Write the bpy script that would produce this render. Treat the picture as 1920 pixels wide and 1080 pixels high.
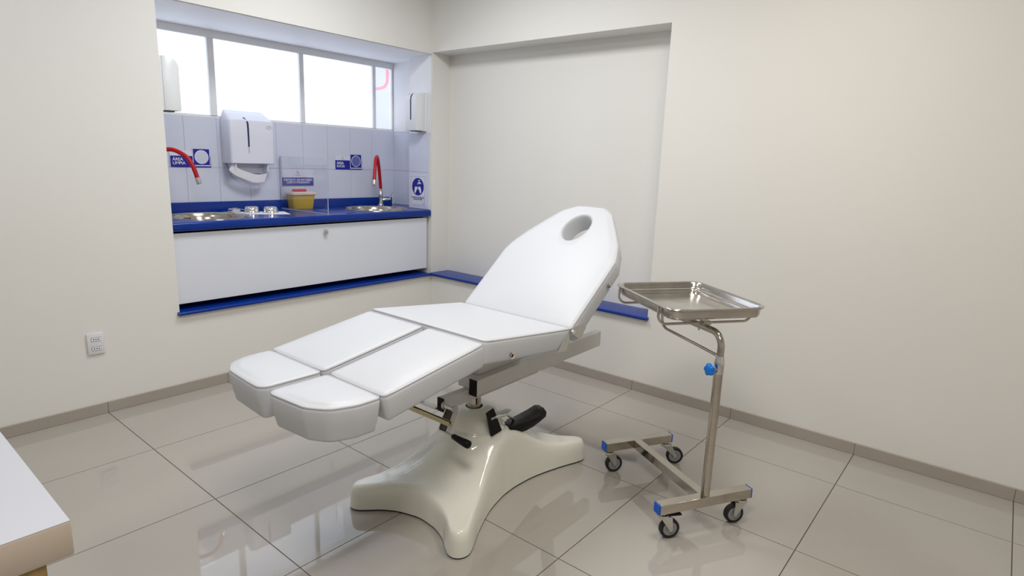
import bpy, bmesh, math, random
from math import sin, cos, pi, radians, hypot, atan2
from mathutils import Vector, Matrix
random.seed(7)
C = bpy.context.scene.collection
scene = bpy.context.scene
for o in list(bpy.data.objects): bpy.data.objects.remove(o)

# ------------------------------------------------------------------ camera
cam = bpy.data.cameras.new('camera'); cam_o = bpy.data.objects.new('camera', cam); C.objects.link(cam_o)
RT = Vector((0.6398460, -0.7677435, 0.0341606)); DN = Vector((-0.1360694, -0.1569262, -0.9781918)); FW = Vector((0.7563612, 0.6212439, -0.2048750))
m = Matrix((RT, -DN, -FW)).transposed().to_4x4(); m.translation = Vector((-3.1504, -3.4046, 1.3235))
cam_o.matrix_world = m
cam.sensor_width = 36; cam.lens = 1130.3695/1920*36; cam.clip_start = .02; cam.clip_end = 200
scene.camera = cam_o

# ------------------------------------------------------------------ world, lights, exposure
w = bpy.data.worlds.new('daylight'); scene.world = w; w.use_nodes = True
bgn = w.node_tree.nodes['Background']; bgn.inputs[0].default_value = (.80, .87, 1, 1); bgn.inputs[1].default_value = 2.3
def area(name, loc, size, power, color, rot=(0, 0, 0)):
    l = bpy.data.lights.new(name, 'AREA'); l.shape = 'RECTANGLE'; l.size, l.size_y = size; l.energy = power; l.color = color
    o = bpy.data.objects.new(name, l); C.objects.link(o); o.location = loc; o.rotation_euler = rot
    return o
ZC = 2.62                                             # ceiling height
for x, y, p, c in [(-1.2, -1.1, 24, (.94, .965, 1)), (-1.25, -2.75, 17, (1, .93, .85)), (-3.0, -1.15, 9, (.86, .91, 1)), (-2.9, -3.1, 28, (1, .955, .90))]:
    area('ceiling_panel_light', (x, y, ZC-.02), (.58, .58), p, c)
vs = scene.view_settings
scene.display_settings.display_device = 'sRGB'
vs.view_transform = 'Standard'; vs.look = 'None'; vs.gamma = 1; vs.use_curve_mapping = False; vs.exposure = 0.0

# ------------------------------------------------------------------ materials
def mat(name, col, rough=.5, metal=0, var=.03, scale=6, bump=0, bscale=60, spec=.5, coat=0, trans=0, ior=1.45, stretch=None):
    m = bpy.data.materials.new(name); m.use_nodes = True; nt = m.node_tree; b = nt.nodes['Principled BSDF']
    b.inputs['Roughness'].default_value = rough; b.inputs['Metallic'].default_value = metal
    b.inputs['Specular IOR Level'].default_value = spec; b.inputs['IOR'].default_value = ior
    b.inputs['Coat Weight'].default_value = coat; b.inputs['Coat Roughness'].default_value = .05
    b.inputs['Transmission Weight'].default_value = trans
    tc = nt.nodes.new('ShaderNodeTexCoord'); mp = nt.nodes.new('ShaderNodeMapping')
    nt.links.new(tc.outputs['Object'], mp.inputs['Vector'])
    if stretch: mp.inputs['Scale'].default_value = stretch
    n = nt.nodes.new('ShaderNodeTexNoise'); n.inputs['Scale'].default_value = scale; n.inputs['Detail'].default_value = 3
    nt.links.new(mp.outputs[0], n.inputs['Vector'])
    r = nt.nodes.new('ShaderNodeValToRGB'); r.color_ramp.elements[0].position = .3; r.color_ramp.elements[1].position = .7
    a = [max(0, c*(1-var)) for c in col]; d = [min(1, c*(1+var)) for c in col]
    r.color_ramp.elements[0].color = (*a, 1); r.color_ramp.elements[1].color = (*d, 1)
    nt.links.new(n.outputs[0], r.inputs[0]); nt.links.new(r.outputs[0], b.inputs['Base Color'])
    if bump:
        n2 = nt.nodes.new('ShaderNodeTexNoise'); n2.inputs['Scale'].default_value = bscale; n2.inputs['Detail'].default_value = 2
        nt.links.new(mp.outputs[0], n2.inputs['Vector'])
        bp = nt.nodes.new('ShaderNodeBump'); bp.inputs['Strength'].default_value = bump; bp.inputs['Distance'].default_value = .01
        nt.links.new(n2.outputs[0], bp.inputs['Height']); nt.links.new(bp.outputs[0], b.inputs['Normal'])
    return m
M = {}
M['wall'] = mat('cream wall paint', (.80, .788, .745), .55, var=.012, scale=1.5, bump=.01, bscale=25, spec=.3)
M['ceil'] = mat('white ceiling paint', (.85, .85, .83), .8, var=.01)
M['soffit'] = mat('window lit wall paint', (.84, .84, .86), .6, var=.01)  # wall paint with the brightening from the window put into its colour
M['grout'] = mat('brown grout', (.16, .12, .09), .9)
M['tile'] = mat('polished beige porcelain', (.42, .39, .35), .025, var=.02, scale=3, spec=.9)
M['base'] = mat('taupe skirting tile', (.40, .355, .31), .35, var=.03, scale=4)
M['basejoint'] = mat('skirting grout', (.36, .31, .26), .9)
M['walltile'] = mat('glazed white wall tile', (.66, .69, .81), .12, var=.015, scale=4)
M['tilegrout'] = mat('pale grey grout', (.50, .52, .58), .9)
M['blue'] = mat('royal blue laminate', (.002, .030, .25), .2, var=.04, scale=8, spec=.35)
M['lam'] = mat('white laminate', (.74, .765, .83), .3, var=.008, scale=3)
M['vinyl'] = mat('white vinyl upholstery', (.61, .628, .66), .42, var=.008, scale=4, bump=.05, bscale=9, spec=.4)
M['pipe'] = mat('grey white piping vinyl', (.54, .54, .57), .4, var=.01)
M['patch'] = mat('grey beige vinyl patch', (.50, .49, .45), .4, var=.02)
M['gloss'] = mat('glossy ivory fibreglass', (.83, .83, .74), .14, var=.02, scale=3, bump=.02, bscale=7, coat=.5)
M['frame'] = mat('light grey painted steel', (.66, .65, .63), .4, var=.01)
M['black'] = mat('black plastic', (.006, .005, .006), .4, var=.1, spec=.25)
M['rubber'] = mat('black rubber', (.012, .012, .013), .6, var=.1)
M['steel'] = mat('brushed stainless steel', (.52, .48, .42), .14, metal=1, var=.06, scale=10, stretch=(1, 1, 6))
M['tray'] = mat('worn stainless tray steel', (.60, .57, .53), .2, metal=1, var=.12, scale=14)
M['chrome'] = mat('chrome', (.75, .75, .75), .08, metal=1, var=.02)
M['zinc'] = mat('zinc plated steel', (.62, .63, .60), .3, metal=1, var=.06, scale=20)
M['brass'] = mat('yellow zinc rail', (.50, .45, .28), .28, metal=1, var=.05)
M['darksteel'] = mat('dark grey channel steel', (.10, .09, .08), .5, metal=.6, var=.05)
M['capblue'] = mat('bright blue plastic', (.0, .10, .60), .35, var=.04)
M['knobblue'] = mat('sky blue plastic', (.0, .20, .75), .35, var=.04)
M['tread'] = mat('grey wheel rubber', (.30, .30, .31), .6, var=.03)
M['abs'] = mat('white abs plastic', (.74, .75, .84), .3, var=.008)
M['absw'] = mat('white glossy plastic', (.80, .82, .84), .25, var=.008)
M['darkslot'] = mat('dark blue smoked plastic', (.01, .02, .08), .2)
M['paper'] = mat('white paper', (.80, .80, .84), .8, var=.01)
M['red'] = mat('red silicone hose', (.50, .006, .015), .35, var=.05, spec=.4)
M['yellow'] = mat('yellow polypropylene', (.66, .42, .0), .4, var=.04)
M['lid'] = mat('translucent cream lid', (.80, .62, .48), .35, var=.02)
M['redlid'] = mat('red plastic lid', (.62, .02, .04), .35, var=.04)
M['signwhite'] = mat('white sign plastic', (.74, .75, .86), .35, var=.006)
M['signblue'] = mat('navy sign print', (.008, .012, .30), .35, var=.03)
M['signgrey'] = mat('grey blue sign print', (.12, .15, .42), .35, var=.02)
M['signcircle'] = mat('pale grey sign print', (.62, .66, .80), .35, var=.01)
M['print'] = mat('white print', (.82, .83, .92), .4, var=.004)
M['printgrey'] = mat('grey print', (.22, .23, .34), .5)
M['winframe'] = mat('white window paint', (.82, .82, .84), .45, var=.01)
M['woodgrain'] = mat('oak desk leg', (.33, .21, .08), .45, var=.25, scale=8, stretch=(8, 8, .6))
M['deskedge'] = mat('beige desk edge band', (.50, .42, .34), .4, var=.03)
M['desktop'] = mat('white desk laminate', (.53, .545, .60), .3, var=.006)
M['socket'] = mat('white socket plastic', (.76, .75, .78), .3, var=.008)
M['ext'] = mat('exterior pale render', (.40, .40, .46), .8, var=.02)
M['extred'] = mat('red painted pipe', (.70, .04, .08), .4)
M['extdark'] = mat('dark grey pipe', (.10, .10, .14), .5)
M['lacq'] = mat('dark wood', (.05, .03, .02), .4, var=.2)

def glass_mat(name, tr, frost, tint):
    m = bpy.data.materials.new(name); m.use_nodes = True; nt = m.node_tree; nt.nodes.clear()
    out = nt.nodes.new('ShaderNodeOutputMaterial'); t = nt.nodes.new('ShaderNodeBsdfTransparent'); t.inputs[0].default_value = (*tint, 1)
    d = nt.nodes.new('ShaderNodeBsdfTranslucent'); d.inputs[0].default_value = (*tint, 1)
    g = nt.nodes.new('ShaderNodeBsdfGlossy'); g.inputs['Roughness'].default_value = .03
    fr = nt.nodes.new('ShaderNodeLayerWeight'); fr.inputs[0].default_value = .06
    m1 = nt.nodes.new('ShaderNodeMixShader'); m1.inputs[0].default_value = frost
    m2 = nt.nodes.new('ShaderNodeMixShader')
    nt.links.new(t.outputs[0], m1.inputs[1]); nt.links.new(d.outputs[0], m1.inputs[2])
    nt.links.new(fr.outputs['Fresnel'] if 'pane' in name else fr.outputs['Facing'], m2.inputs[0]); nt.links.new(m1.outputs[0], m2.inputs[1]); nt.links.new(g.outputs[0], m2.inputs[2])
    nt.links.new(m2.outputs[0], out.inputs[0]); return m
M['frost'] = glass_mat('frosted window glass', 0, .65, (.95, .97, 1))
M['clear'] = glass_mat('clear window glass', 0, .30, (.96, .97, 1))
M['acrylic'] = glass_mat('clear acrylic sheet', 0, .02, (.97, .98, .99))
M['acrylicedge'] = mat('acrylic cut edge', (.55, .62, .78), .3, trans=.3)

# ------------------------------------------------------------------ helpers
ORG = {}
def worg(o):
    return ORG.get(o.name, Vector((0, 0, 0)))
def link(name, bm, material, parent=None, smooth=None, bevel=0):
    """bm is authored in world coordinates; the object origin follows its parent"""
    if bevel: bmesh.ops.bevel(bm, geom=bm.edges[:], offset=bevel, segments=2, profile=.5, affect='EDGES', clamp_overlap=True)
    bmesh.ops.recalc_face_normals(bm, faces=bm.faces[:])
    org = worg(parent) if parent else None
    if org is None:
        vs_ = [v.co for v in bm.verts]
        org = Vector(((min(v.x for v in vs_)+max(v.x for v in vs_))/2, (min(v.y for v in vs_)+max(v.y for v in vs_))/2, min(v.z for v in vs_)))
    bmesh.ops.translate(bm, verts=bm.verts[:], vec=-org)
    me = bpy.data.meshes.new(name)
    if smooth is not None:
        for f in bm.faces: f.smooth = True
    bm.to_mesh(me); bm.free()
    if smooth is not None: me.set_sharp_from_angle(angle=radians(smooth))
    me.materials.append(M[material] if isinstance(material, str) else material)
    o = bpy.data.objects.new(name, me); C.objects.link(o)
    if parent: o.parent = parent
    else: o.location = org
    ORG[o.name] = org
    return o
def thing(name, label, cat, loc, group=None):
    o = bpy.data.objects.new(name, None); C.objects.link(o); o.location = loc; o.empty_display_size = .1
    ORG[o.name] = Vector(loc); tag(o, label, cat, group); return o
def tag(o, label, cat, group=None):
    o['label'] = label; o['category'] = cat
    if group: o['group'] = group
    return o
def struct(o): o['kind'] = 'structure'; return o
def B(): return bmesh.new()
def box(bm, x0, x1, y0, y1, z0, z1, f=None):
    v = [bm.verts.new((x, y, z)) for x in (x0, x1) for y in (y0, y1) for z in (z0, z1)]
    if f:
        for q in v: q.co = f(q.co)
    for q in ((0, 1, 3, 2), (4, 6, 7, 5), (0, 4, 5, 1), (2, 3, 7, 6), (0, 2, 6, 4), (1, 5, 7, 3)): bm.faces.new([v[i] for i in q])
    return bm
def hexa(bm, pts):   # 8 points: bottom loop 4, top loop 4
    v = [bm.verts.new(p) for p in pts]
    for q in ((0, 1, 2, 3), (4, 5, 6, 7), (0, 1, 5, 4), (1, 2, 6, 5), (2, 3, 7, 6), (3, 0, 4, 7)): bm.faces.new([v[i] for i in q])
    return bm
def prism(bm, pts, vec):
    a = [bm.verts.new(p) for p in pts]; b = [bm.verts.new(Vector(p)+Vector(vec)) for p in pts]; n = len(pts)
    bm.faces.new(a); bm.faces.new(b)
    for i in range(n): bm.faces.new((a[i], a[(i+1) % n], b[(i+1) % n], b[i]))
    return bm
def loft(bm, rings, closed=True, cap0=True, cap1=True, loop=False):
    R = [[bm.verts.new(p) for p in r] for r in rings]; n = len(rings[0])
    pairs = list(zip(R, R[1:])) + ([(R[-1], R[0])] if loop else [])
    for a, b in pairs:
        for i in range(n if closed else n-1):
            j = (i+1) % n; bm.faces.new((a[i], a[j], b[j], b[i]))
    if not loop:
        if cap0: bm.faces.new(R[0])
        if cap1: bm.faces.new(R[-1])
    return bm
def tube(bm, path, r, n=10, closed=False):
    P = [Vector(p) for p in path]; N = len(P)
    rs = r if isinstance(r, (list, tuple)) else [r]*N
    T = []
    for i in range(N):
        if closed: t = P[(i+1) % N]-P[i-1]
        else: t = P[min(i+1, N-1)]-P[max(i-1, 0)]
        T.append(t.normalized())
    up = Vector((0, 0, 1)) if abs(T[0].z) < .9 else Vector((1, 0, 0))
    a = T[0].cross(up).normalized(); rings = []
    for i in range(N):
        a = (a - T[i]*a.dot(T[i])).normalized(); b = T[i].cross(a)
        rings.append([P[i]+(a*cos(2*pi*k/n)+b*sin(2*pi*k/n))*rs[i] for k in range(n)])
    return loft(bm, rings, loop=closed)
def lathe(bm, prof, org, axis=(0, 0, 1), n=24, cap0=True, cap1=True):
    ax = Vector(axis).normalized(); up = Vector((0, 0, 1)) if abs(ax.z) < .9 else Vector((1, 0, 0))
    a = ax.cross(up).normalized(); b = ax.cross(a); o = Vector(org)
    return loft(bm, [[o+ax*h+(a*cos(2*pi*k/n)+b*sin(2*pi*k/n))*r for k in range(n)] for r, h in prof], cap0=cap0, cap1=cap1)
def smooth_path(pts, n=8, closed=False):   # catmull-rom
    P = [Vector(p) for p in pts]; out = []; N = len(P)
    for i in range(N if closed else N-1):
        if closed: p0, p1, p2, p3 = P[i-1], P[i], P[(i+1) % N], P[(i+2) % N]
        else: p0, p1, p2, p3 = P[max(i-1, 0)], P[i], P[i+1], P[min(i+2, N-1)]
        for k in range(n):
            t = k/n
            out.append(.5*((2*p1)+(p2-p0)*t+(2*p0-5*p1+4*p2-p3)*t*t+(3*p1-p0-3*p2+p3)*t**3))
    if not closed: out.append(P[-1])
    return out
def round_poly(pts, rad, n=6, seg=.03, per=None):
    """2-D polygon with rounded corners, points resampled along the straight runs"""
    N = len(pts); out = []
    rad = rad if isinstance(rad, (list, tuple)) else [rad]*N
    for i in range(N):
        p = Vector(pts[i]); a = Vector(pts[i-1]); c = Vector(pts[(i+1) % N]); r = rad[i]
        da = (a-p).normalized(); dc = (c-p).normalized(); ang = da.angle(dc)
        d = min(r/math.tan(ang/2), (a-p).length*.49, (c-p).length*.49); r2 = d*math.tan(ang/2)
        s, e = p+da*d, p+dc*d; ctr = p+(da+dc).normalized()*(r2/sin(ang/2))
        a0 = atan2(s.y-ctr.y, s.x-ctr.x); a1 = atan2(e.y-ctr.y, e.x-ctr.x); dd = (a1-a0+pi) % (2*pi)-pi
        arc = [ctr+Vector((cos(a0+dd*k/n), sin(a0+dd*k/n)))*r2 for k in range(n+1)]
        if out:
            q = out[-1]; L = (arc[0]-q).length; k = int(L/seg) if per is None else per
            out += [q.lerp(arc[0], (j+1)/(k+1)) for j in range(k)]
        out += arc
    q = out[-1]; L = (out[0]-q).length; k = int(L/seg) if per is None else per
    out += [q.lerp(out[0], (j+1)/(k+1)) for j in range(k)]
    return out
def inset(poly, d):
    N = len(poly); out = []
    area2 = sum(poly[i].x*poly[(i+1) % N].y-poly[(i+1) % N].x*poly[i].y for i in range(N)); s = 1 if area2 > 0 else -1
    for i in range(N):
        t = (poly[(i+1) % N]-poly[i-1]); 
        t = t.normalized() if t.length > 1e-9 else Vector((1, 0))
        out.append(poly[i]+Vector((-t.y, t.x))*d*s)
    return out
def text(name, s, size, org, right, up, material, parent, align='LEFT', depth=.0012, bold=.0):
    cu = bpy.data.curves.new(name, 'FONT'); cu.body = s; cu.size = size; cu.align_x = align; cu.extrude = depth; cu.offset = bold; cu.space_line = .9
    cu.resolution_u = 3
    tmp = bpy.data.objects.new('tmp', cu); C.objects.link(tmp); dg = bpy.context.evaluated_depsgraph_get()
    me = bpy.data.meshes.new_from_object(tmp.evaluated_get(dg)); bpy.data.objects.remove(tmp)
    r = Vector(right).normalized(); u = Vector(up).normalized(); n = r.cross(u)
    mt = Matrix((r, u, n)).transposed().to_4x4(); mt.translation = Vector(org)
    bm = B(); bm.from_mesh(me); bmesh.ops.transform(bm, matrix=mt, verts=bm.verts[:])
    return link(name, bm, material, parent)
def disc(bm, c, right, up, r, depth, n=36, rx=None):
    r_ = Vector(right).normalized(); u = Vector(up).normalized(); nn = r_.cross(u)*depth
    prism(bm, [Vector(c)+r_*cos(2*pi*k/n)*(rx or r)+u*sin(2*pi*k/n)*r for k in range(n)], nn); return bm

# ------------------------------------------------------------------ room shell
XN, XF, YN = -5.2, 0.0, -5.4
NX0, NZ0, NZ1 = -1.8446, .443, 2.062        # basin niche in the left wall
RW = -1.8505; RD = .182; RZ1 = 2.075        # recess in the right wall
bm = B()
box(bm, XN, NX0, 0, .8, 0, ZC); box(bm, NX0, .5, .002, .8, 0, NZ0-.0005); box(bm, NX0, .5, 0, .8, NZ1, ZC)
box(bm, NX0, .5, .608, .8, NZ0, 1.535)     # back of the niche below the window
box(bm, 0, .5, 0, .245, NZ0, NZ1); box(bm, .135, .5, .245, .645, NZ0, NZ1)   # pier at the corner
struct(link('wall_left', bm, 'wall'))
bm = B()
box(bm, 0, .5, YN, RW, 0, ZC); box(bm, 0, .5, RW, 0, 0, NZ0-.0005); box(bm, 0, .5, RW, 0, RZ1, ZC); box(bm, RD, .5, RW, 0, NZ0, RZ1)
struct(link('wall_right', bm, 'wall'))
struct(link('wall_rear', box(B(), XN, .5, YN-.15, YN, 0, ZC), 'wall'))
struct(link('wall_side', box(B(), XN-.15, XN, YN-.15, .8, 0, ZC), 'wall'))
struct(link('ceiling', box(B(), XN-.15, .5, YN-.15, .8, ZC, ZC+.12), 'ceil'))
# thin overlays on niche ceiling and upper pier: wall paint whitened for window light
bm = B(); box(bm, NX0+.001, -.001, .012, .599, NZ1-.004, NZ1+.001); box(bm, .0, .134, .246, .599, NZ1-.004, NZ1+.001)
struct(link('trim_1', bm, 'soffit'))
bm = B(); box(bm, -.004, .001, .012, .245, 1.508, NZ1-.004); box(bm, .131, .136, .246, .599, 1.53, NZ1-.004)
struct(link('trim_2', bm, 'soffit'))

# floor of big tiles
fl = struct(link('floor', box(B(), XN, .0, YN, .0, -.08, -.003), 'grout'))
TX, TY, DX, DY, G = .6125, .6, .3885, .5892, .0036
xs = [0.0] + [-(DX+i*TX) for i in range(9)]; xs = [x for x in xs if x > XN] + [XN]
ys = [0.0, -DY] + [-(DY+(j+1)*TY) for j in range(9)]; ys = [y for y in ys if y > YN] + [YN]
cache = {}
for i in range(len(xs)-1):
    for j in range(len(ys)-1):
        wx, wy = round(xs[i]-xs[i+1], 4), round(ys[j]-ys[j+1], 4)
        cx_, cy_ = (xs[i]+xs[i+1])/2, (ys[j]+ys[j+1])/2
        if (wx, wy) not in cache:
            b_ = box(B(), -wx/2+G/2, wx/2-G/2, -wy/2+G/2, wy/2-G/2, -.006, 0)
            me = bpy.data.meshes.new('tile'); bmesh.ops.recalc_face_normals(b_, faces=b_.faces[:]); b_.to_mesh(me); b_.free(); me.materials.append(M['tile']); cache[(wx, wy)] = me
        o = bpy.data.objects.new('tile', cache[(wx, wy)]); C.objects.link(o); o.parent = fl
        o.location = Vector((cx_, cy_, 0))-ORG[fl.name]

# skirting
HB, TB = .057, .012
bl = struct(link('baseboard_left', box(B(), XN, 0, -.009, 0, 0, HB-.003), 'basejoint'))
br = struct(link('baseboard_right', box(B(), -.009, 0, YN, 0, 0, HB-.003), 'basejoint'))
for i in range(len(xs)-1):
    a, b_ = xs[i], xs[i+1]
    if i == 0: a = -TB
    link('skirting_tile', box(B(), b_+.0012, a-.0012, -TB, -.001, .0005, HB), 'base', bl, bevel=.0012)
for j in range(len(ys)-1):
    a, b_ = ys[j], ys[j+1]
    link('skirting_tile', box(B(), -TB, -.001, b_+.0012, a-.0012, .0005, HB), 'base', br, bevel=.0012)

# ------------------------------------------------------------------ niche: wall tiles
YW = .60
wn = struct(link('wall_niche', box(B(), NX0+.001, .134, YW+.003, .6085, .94, 1.533), 'tilegrout'))
edges = [.134] + [-.09-.2025*i for i in range(9)]; edges = [e for e in edges if e > NX0] + [NX0+.001]
for i in range(len(edges)-1):
    for z0, z1 in ((.94, 1.222), (1.222, 1.5345)):
        link('wall_tile', box(B(), edges[i+1]+.0009, edges[i]-.0009, YW, .607, z0+.0009, z1-.0009), 'walltile', wn, bevel=.0008)
ws = struct(link('wall_pier', box(B(), -.007, .0, .03, .2455, .946, 1.506), 'tilegrout'))
for z0, z1 in ((.946, 1.222), (1.222, 1.508)):
    link('wall_tile', box(B(), -.01, -.001, .028, .246, z0+.0009, z1-.0009), 'walltile', ws, bevel=.0008)
    link('wall_tile', box(B(), .127, .134, .2465, .599, z0+.0009, z1+.02-.0009 if z1 > 1.4 else z1-.0009), 'walltile', ws, bevel=.0008)

# ------------------------------------------------------------------ window
win = struct(link('window_1', box(B(), -2.0, .134, .60, .64, 2.012, NZ1), 'winframe'))
bm = B(); box(bm, -2.0, .134, .612, .64, 1.535, 1.548); link('sill_bead', bm, 'winframe', win)
for x0, x1 in ((-1.331, -1.290), (-.70, -.666), (-.069, -.041), (.118, .134)):
    bm = B(); box(bm, x0, x1, .603, .635, 1.546, 2.012); link('mullion', bm, 'winframe', win, bevel=.002)
for x0, x1, mm in ((-1.995, -1.331, 'frost'), (-1.290, -.70, 'frost'), (-.666, -.069, 'frost'), (-.041, .118, 'clear')):
    bm = B(); bm.faces.new([bm.verts.new(p) for p in ((x0, .62, 1.548), (x1, .62, 1.548), (x1, .62, 2.012), (x0, .62, 2.012))])
    link('pane', bm, mm, win)
# the yard outside the window
ext = tag(struct(link('trim_3', box(B(), 1.05, 4.5, 2.6, 2.8, -.5, 3.6), 'ext')), 'pale rendered wall outside the window', 'wall')
del ext['category']
struct(link('trim_4', box(B(), .45, 1.1, 1.1, 2.6, 2.45, 2.6), 'ext'))
t = thing('exterior_pipe', 'red painted pipe bending outside the right end of the window', 'pipe', (.55, 1.2, 1.95))
link('pipe_run', tube(B(), smooth_path([(.535, 1.2, 2.455), (.54, 1.2, 2.2), (.555, 1.2, 2.03), (.552, 1.22, 1.975), (.55, 1.27, 1.952), (.55, 1.45, 1.945), (.55, 2.4, 1.945), (.55, 4.5, 1.945)], 6), .014, 10), 'extred', t, 60)
d = link('exterior_drain_pipe', tube(B(), [(.602, 1.2, 2.062), (.602, 1.2, 2.45)], .026, 12), 'extdark', None, 60); tag(d, 'short dark grey pipe end outside the top right window corner', 'pipe')

# ------------------------------------------------------------------ blue ledges
def ledge_profile(bm, along, a0, a1, depth0, depth1, z0, z1, r=.009):
    """bullnosed slab; 'along' is the running axis"""
    prof = [(depth1, z0), (depth0+r, z0)] + [(depth0+r-r*sin(t), (z0+z1)/2-(z1-z0)/2*cos(t)) for t in [pi*k/8 for k in range(1, 8)]] + [(depth0+r, z1), (depth1, z1)]
    if along == 'x': prism(bm, [(a0, d, z) for d, z in prof], (a1-a0, 0, 0))
    else: prism(bm, [(d, a0, z) for d, z in prof], (0, a1-a0, 0))
    return bm
o = link('wall_ledge', ledge_profile(B(), 'x', -1.856, -.0275, -.027, .30, .4432, .462), 'blue', None, 40)
tag(o, 'long royal blue ledge running under the white basin cupboard', 'ledge')
o = link('wall_ledge', ledge_profile(B(), 'y', RW-.006, -.0005, -.027, RD-.001, .4432, .462), 'blue', None, 40)
bmx = bmesh.new(); bmx.from_mesh(o.data)
tag(o, 'royal blue ledge in the shallow recess behind the treatment chair', 'ledge'); bmx.free()
# mitred outer corner of the two ledges
bm = B(); prism(bm, [(-.0275, -.0005, .4432), (-.0275, -.020, .4432), (-.020, -.027, .4432), (-.0005, -.027, .4432), (-.0005, -.0005, .4432)], (0, 0, .0188))
c_ = link('ledge_corner', bm, 'blue', o, 40)

# ------------------------------------------------------------------ cabinet under the basin
cb = thing('basin_cupboard', 'low white laminate cupboard under the blue basin counter', 'cupboard', (-.92, .3, .462))
link('bottom_panel', box(B(), NX0+.003, -.016, .055, .575, .497, .515), 'lam', cb)
link('back_panel', box(B(), NX0+.003, -.016, .560, .575, .515, .896), 'lam', cb)
for x in (NX0+.003, -.034): link('side_panel', box(B(), x, x+.018, .055, .560, .515, .896), 'lam', cb)
for x in (-1.7, -.15): link('foot', box(B(), x-.03, x+.03, .3, .36, .462, .4975), 'black', cb)
dr = link('door', box(B(), NX0+.006, -.019, .030, .054, .497, .885), 'lam', cb, bevel=.0015)
bm = B(); lathe(bm, [(.006, 0), (.006, .012), (.014, .014), (.0155, .019), (.0145, .024), (.009, .0255), (.0, .0255)], (-.912, .030, .838), (0, -1, 0), 20, cap1=False)
link('knob', bm, 'zinc', dr, 40)

# ------------------------------------------------------------------ counter with two basins
ZT = .945; SR = .222
SINKS = [(-1.535, .285), (-.305, .285)]
ct = thing('basin_counter', 'royal blue laminate counter with two round steel basins', 'counter', (-.92, .3, .897))
bm = B()
def rect_with_hole(bm, x0, x1, y0, y1, z, c, r, n=64):
    angs = sorted([2*pi*k/n for k in range(n)] + [atan2(y-c[1], x-c[0]) % (2*pi) for x in (x0, x1) for y in (y0, y1)])
    outer, inner = [], []
    for a in angs:
        dx, dy = cos(a), sin(a); ts = []
        if dx > 1e-9: ts.append((x1-c[0])/dx)
        if dx < -1e-9: ts.append((x0-c[0])/dx)
        if dy > 1e-9: ts.append((y1-c[1])/dy)
        if dy < -1e-9: ts.append((y0-c[1])/dy)
        t = min(ts); outer.append(bm.verts.new((c[0]+dx*t, c[1]+dy*t, z))); inner.append(bm.verts.new((c[0]+dx*r, c[1]+dy*r, z)))
    low = [bm.verts.new((v.co.x, v.co.y, z-.03)) for v in inner]; N = len(angs)
    for i in range(N):
        j = (i+1) % N; bm.faces.new((outer[i], outer[j], inner[j], inner[i])); bm.faces.new((inner[i], inner[j], low[j], low[i]))
YB = .597
rect_with_hole(bm, NX0+.002, -1.1, .03, YB, ZT, SINKS[0], SR)
rect_with_hole(bm, -.75, -.012, .03, YB, ZT, SINKS[1], SR)
for q in (((-1.1, .03), (-.75, .03), (-.75, YB), (-1.1, YB)), ((-.012, .25), (.125, .25), (.125, YB), (-.012, YB))):
    bm.faces.new([bm.verts.new((x, y, ZT)) for x, y in q])
z0 = .8975; r = .014
prof = [(.03, z0)] + [(r-r*sin(t), z0+r-r*cos(t)) for t in [pi/2*k/5 for k in range(6)]] + [(r-r*cos(t), ZT-r+r*sin(t)) for t in [pi/2*k/5 for k in range(6)]] + [(.03, ZT)]
prof = [(d-.002, z) if d < .03 else (d, z) for d, z in prof]
prism(bm, [(NX0-.0+.002, d, z) for d, z in prof], (-.008-NX0-.002, 0, 0))
bmesh.ops.remove_doubles(bm, verts=bm.verts[:], dist=.0004)
link('countertop', bm, 'blue', ct, 35)
bm = B(); prism(bm, [(NX0+.002, y, z) for y, z in ((.577, ZT), (.577, 1.000), (.580, 1.005), (.5995, 1.005), (.5995, ZT))], (1.935, 0, 0))
link('backsplash', bm, 'blue', ct, 35)
for k, (sx, sy) in enumerate(SINKS):
    bm = B()
    lathe(bm, [(SR+.016, .0005), (SR+.015, .003), (SR+.008, .004), (SR, .003), (SR-.006, -.004), (SR-.014, -.03), (SR-.03, -.10), (SR-.06, -.125), (.03, -.132), (.025, -.140), (.0, -.140)], (sx, sy, ZT), n=56, cap0=False, cap1=False)
    s = link('basin', bm, 'steel', ct, 50)
    link('drain', lathe(B(), [(.024, -.136), (.024, -.131), (.018, -.130), (.004, -.131), (.0, -.131)], (sx, sy, ZT), n=20, cap1=False), 'chrome', s, 40)
    a0 = radians(100 if k == 0 else 118)
    for q in range(4):
        a = a0+(q-1.5)*.062; rr = SR-.0155
        c = Vector((sx+cos(a)*rr, sy+sin(a)*rr, ZT-.036)); tn = Vector((-sin(a), cos(a), 0)); nr = Vector((-cos(a), -sin(a), .18)).normalized()
        up = nr.cross(tn).normalized()*1
        bm = B(); hexa(bm, [c+tn*sx_*.0042+up*sz_*.011+nr*d_ for d_ in (-.002, .0015) for sx_, sz_ in ((-1, -1), (1, -1), (1, 1), (-1, 1))])
        link('overflow_slot', bm, 'black', s)

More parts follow.
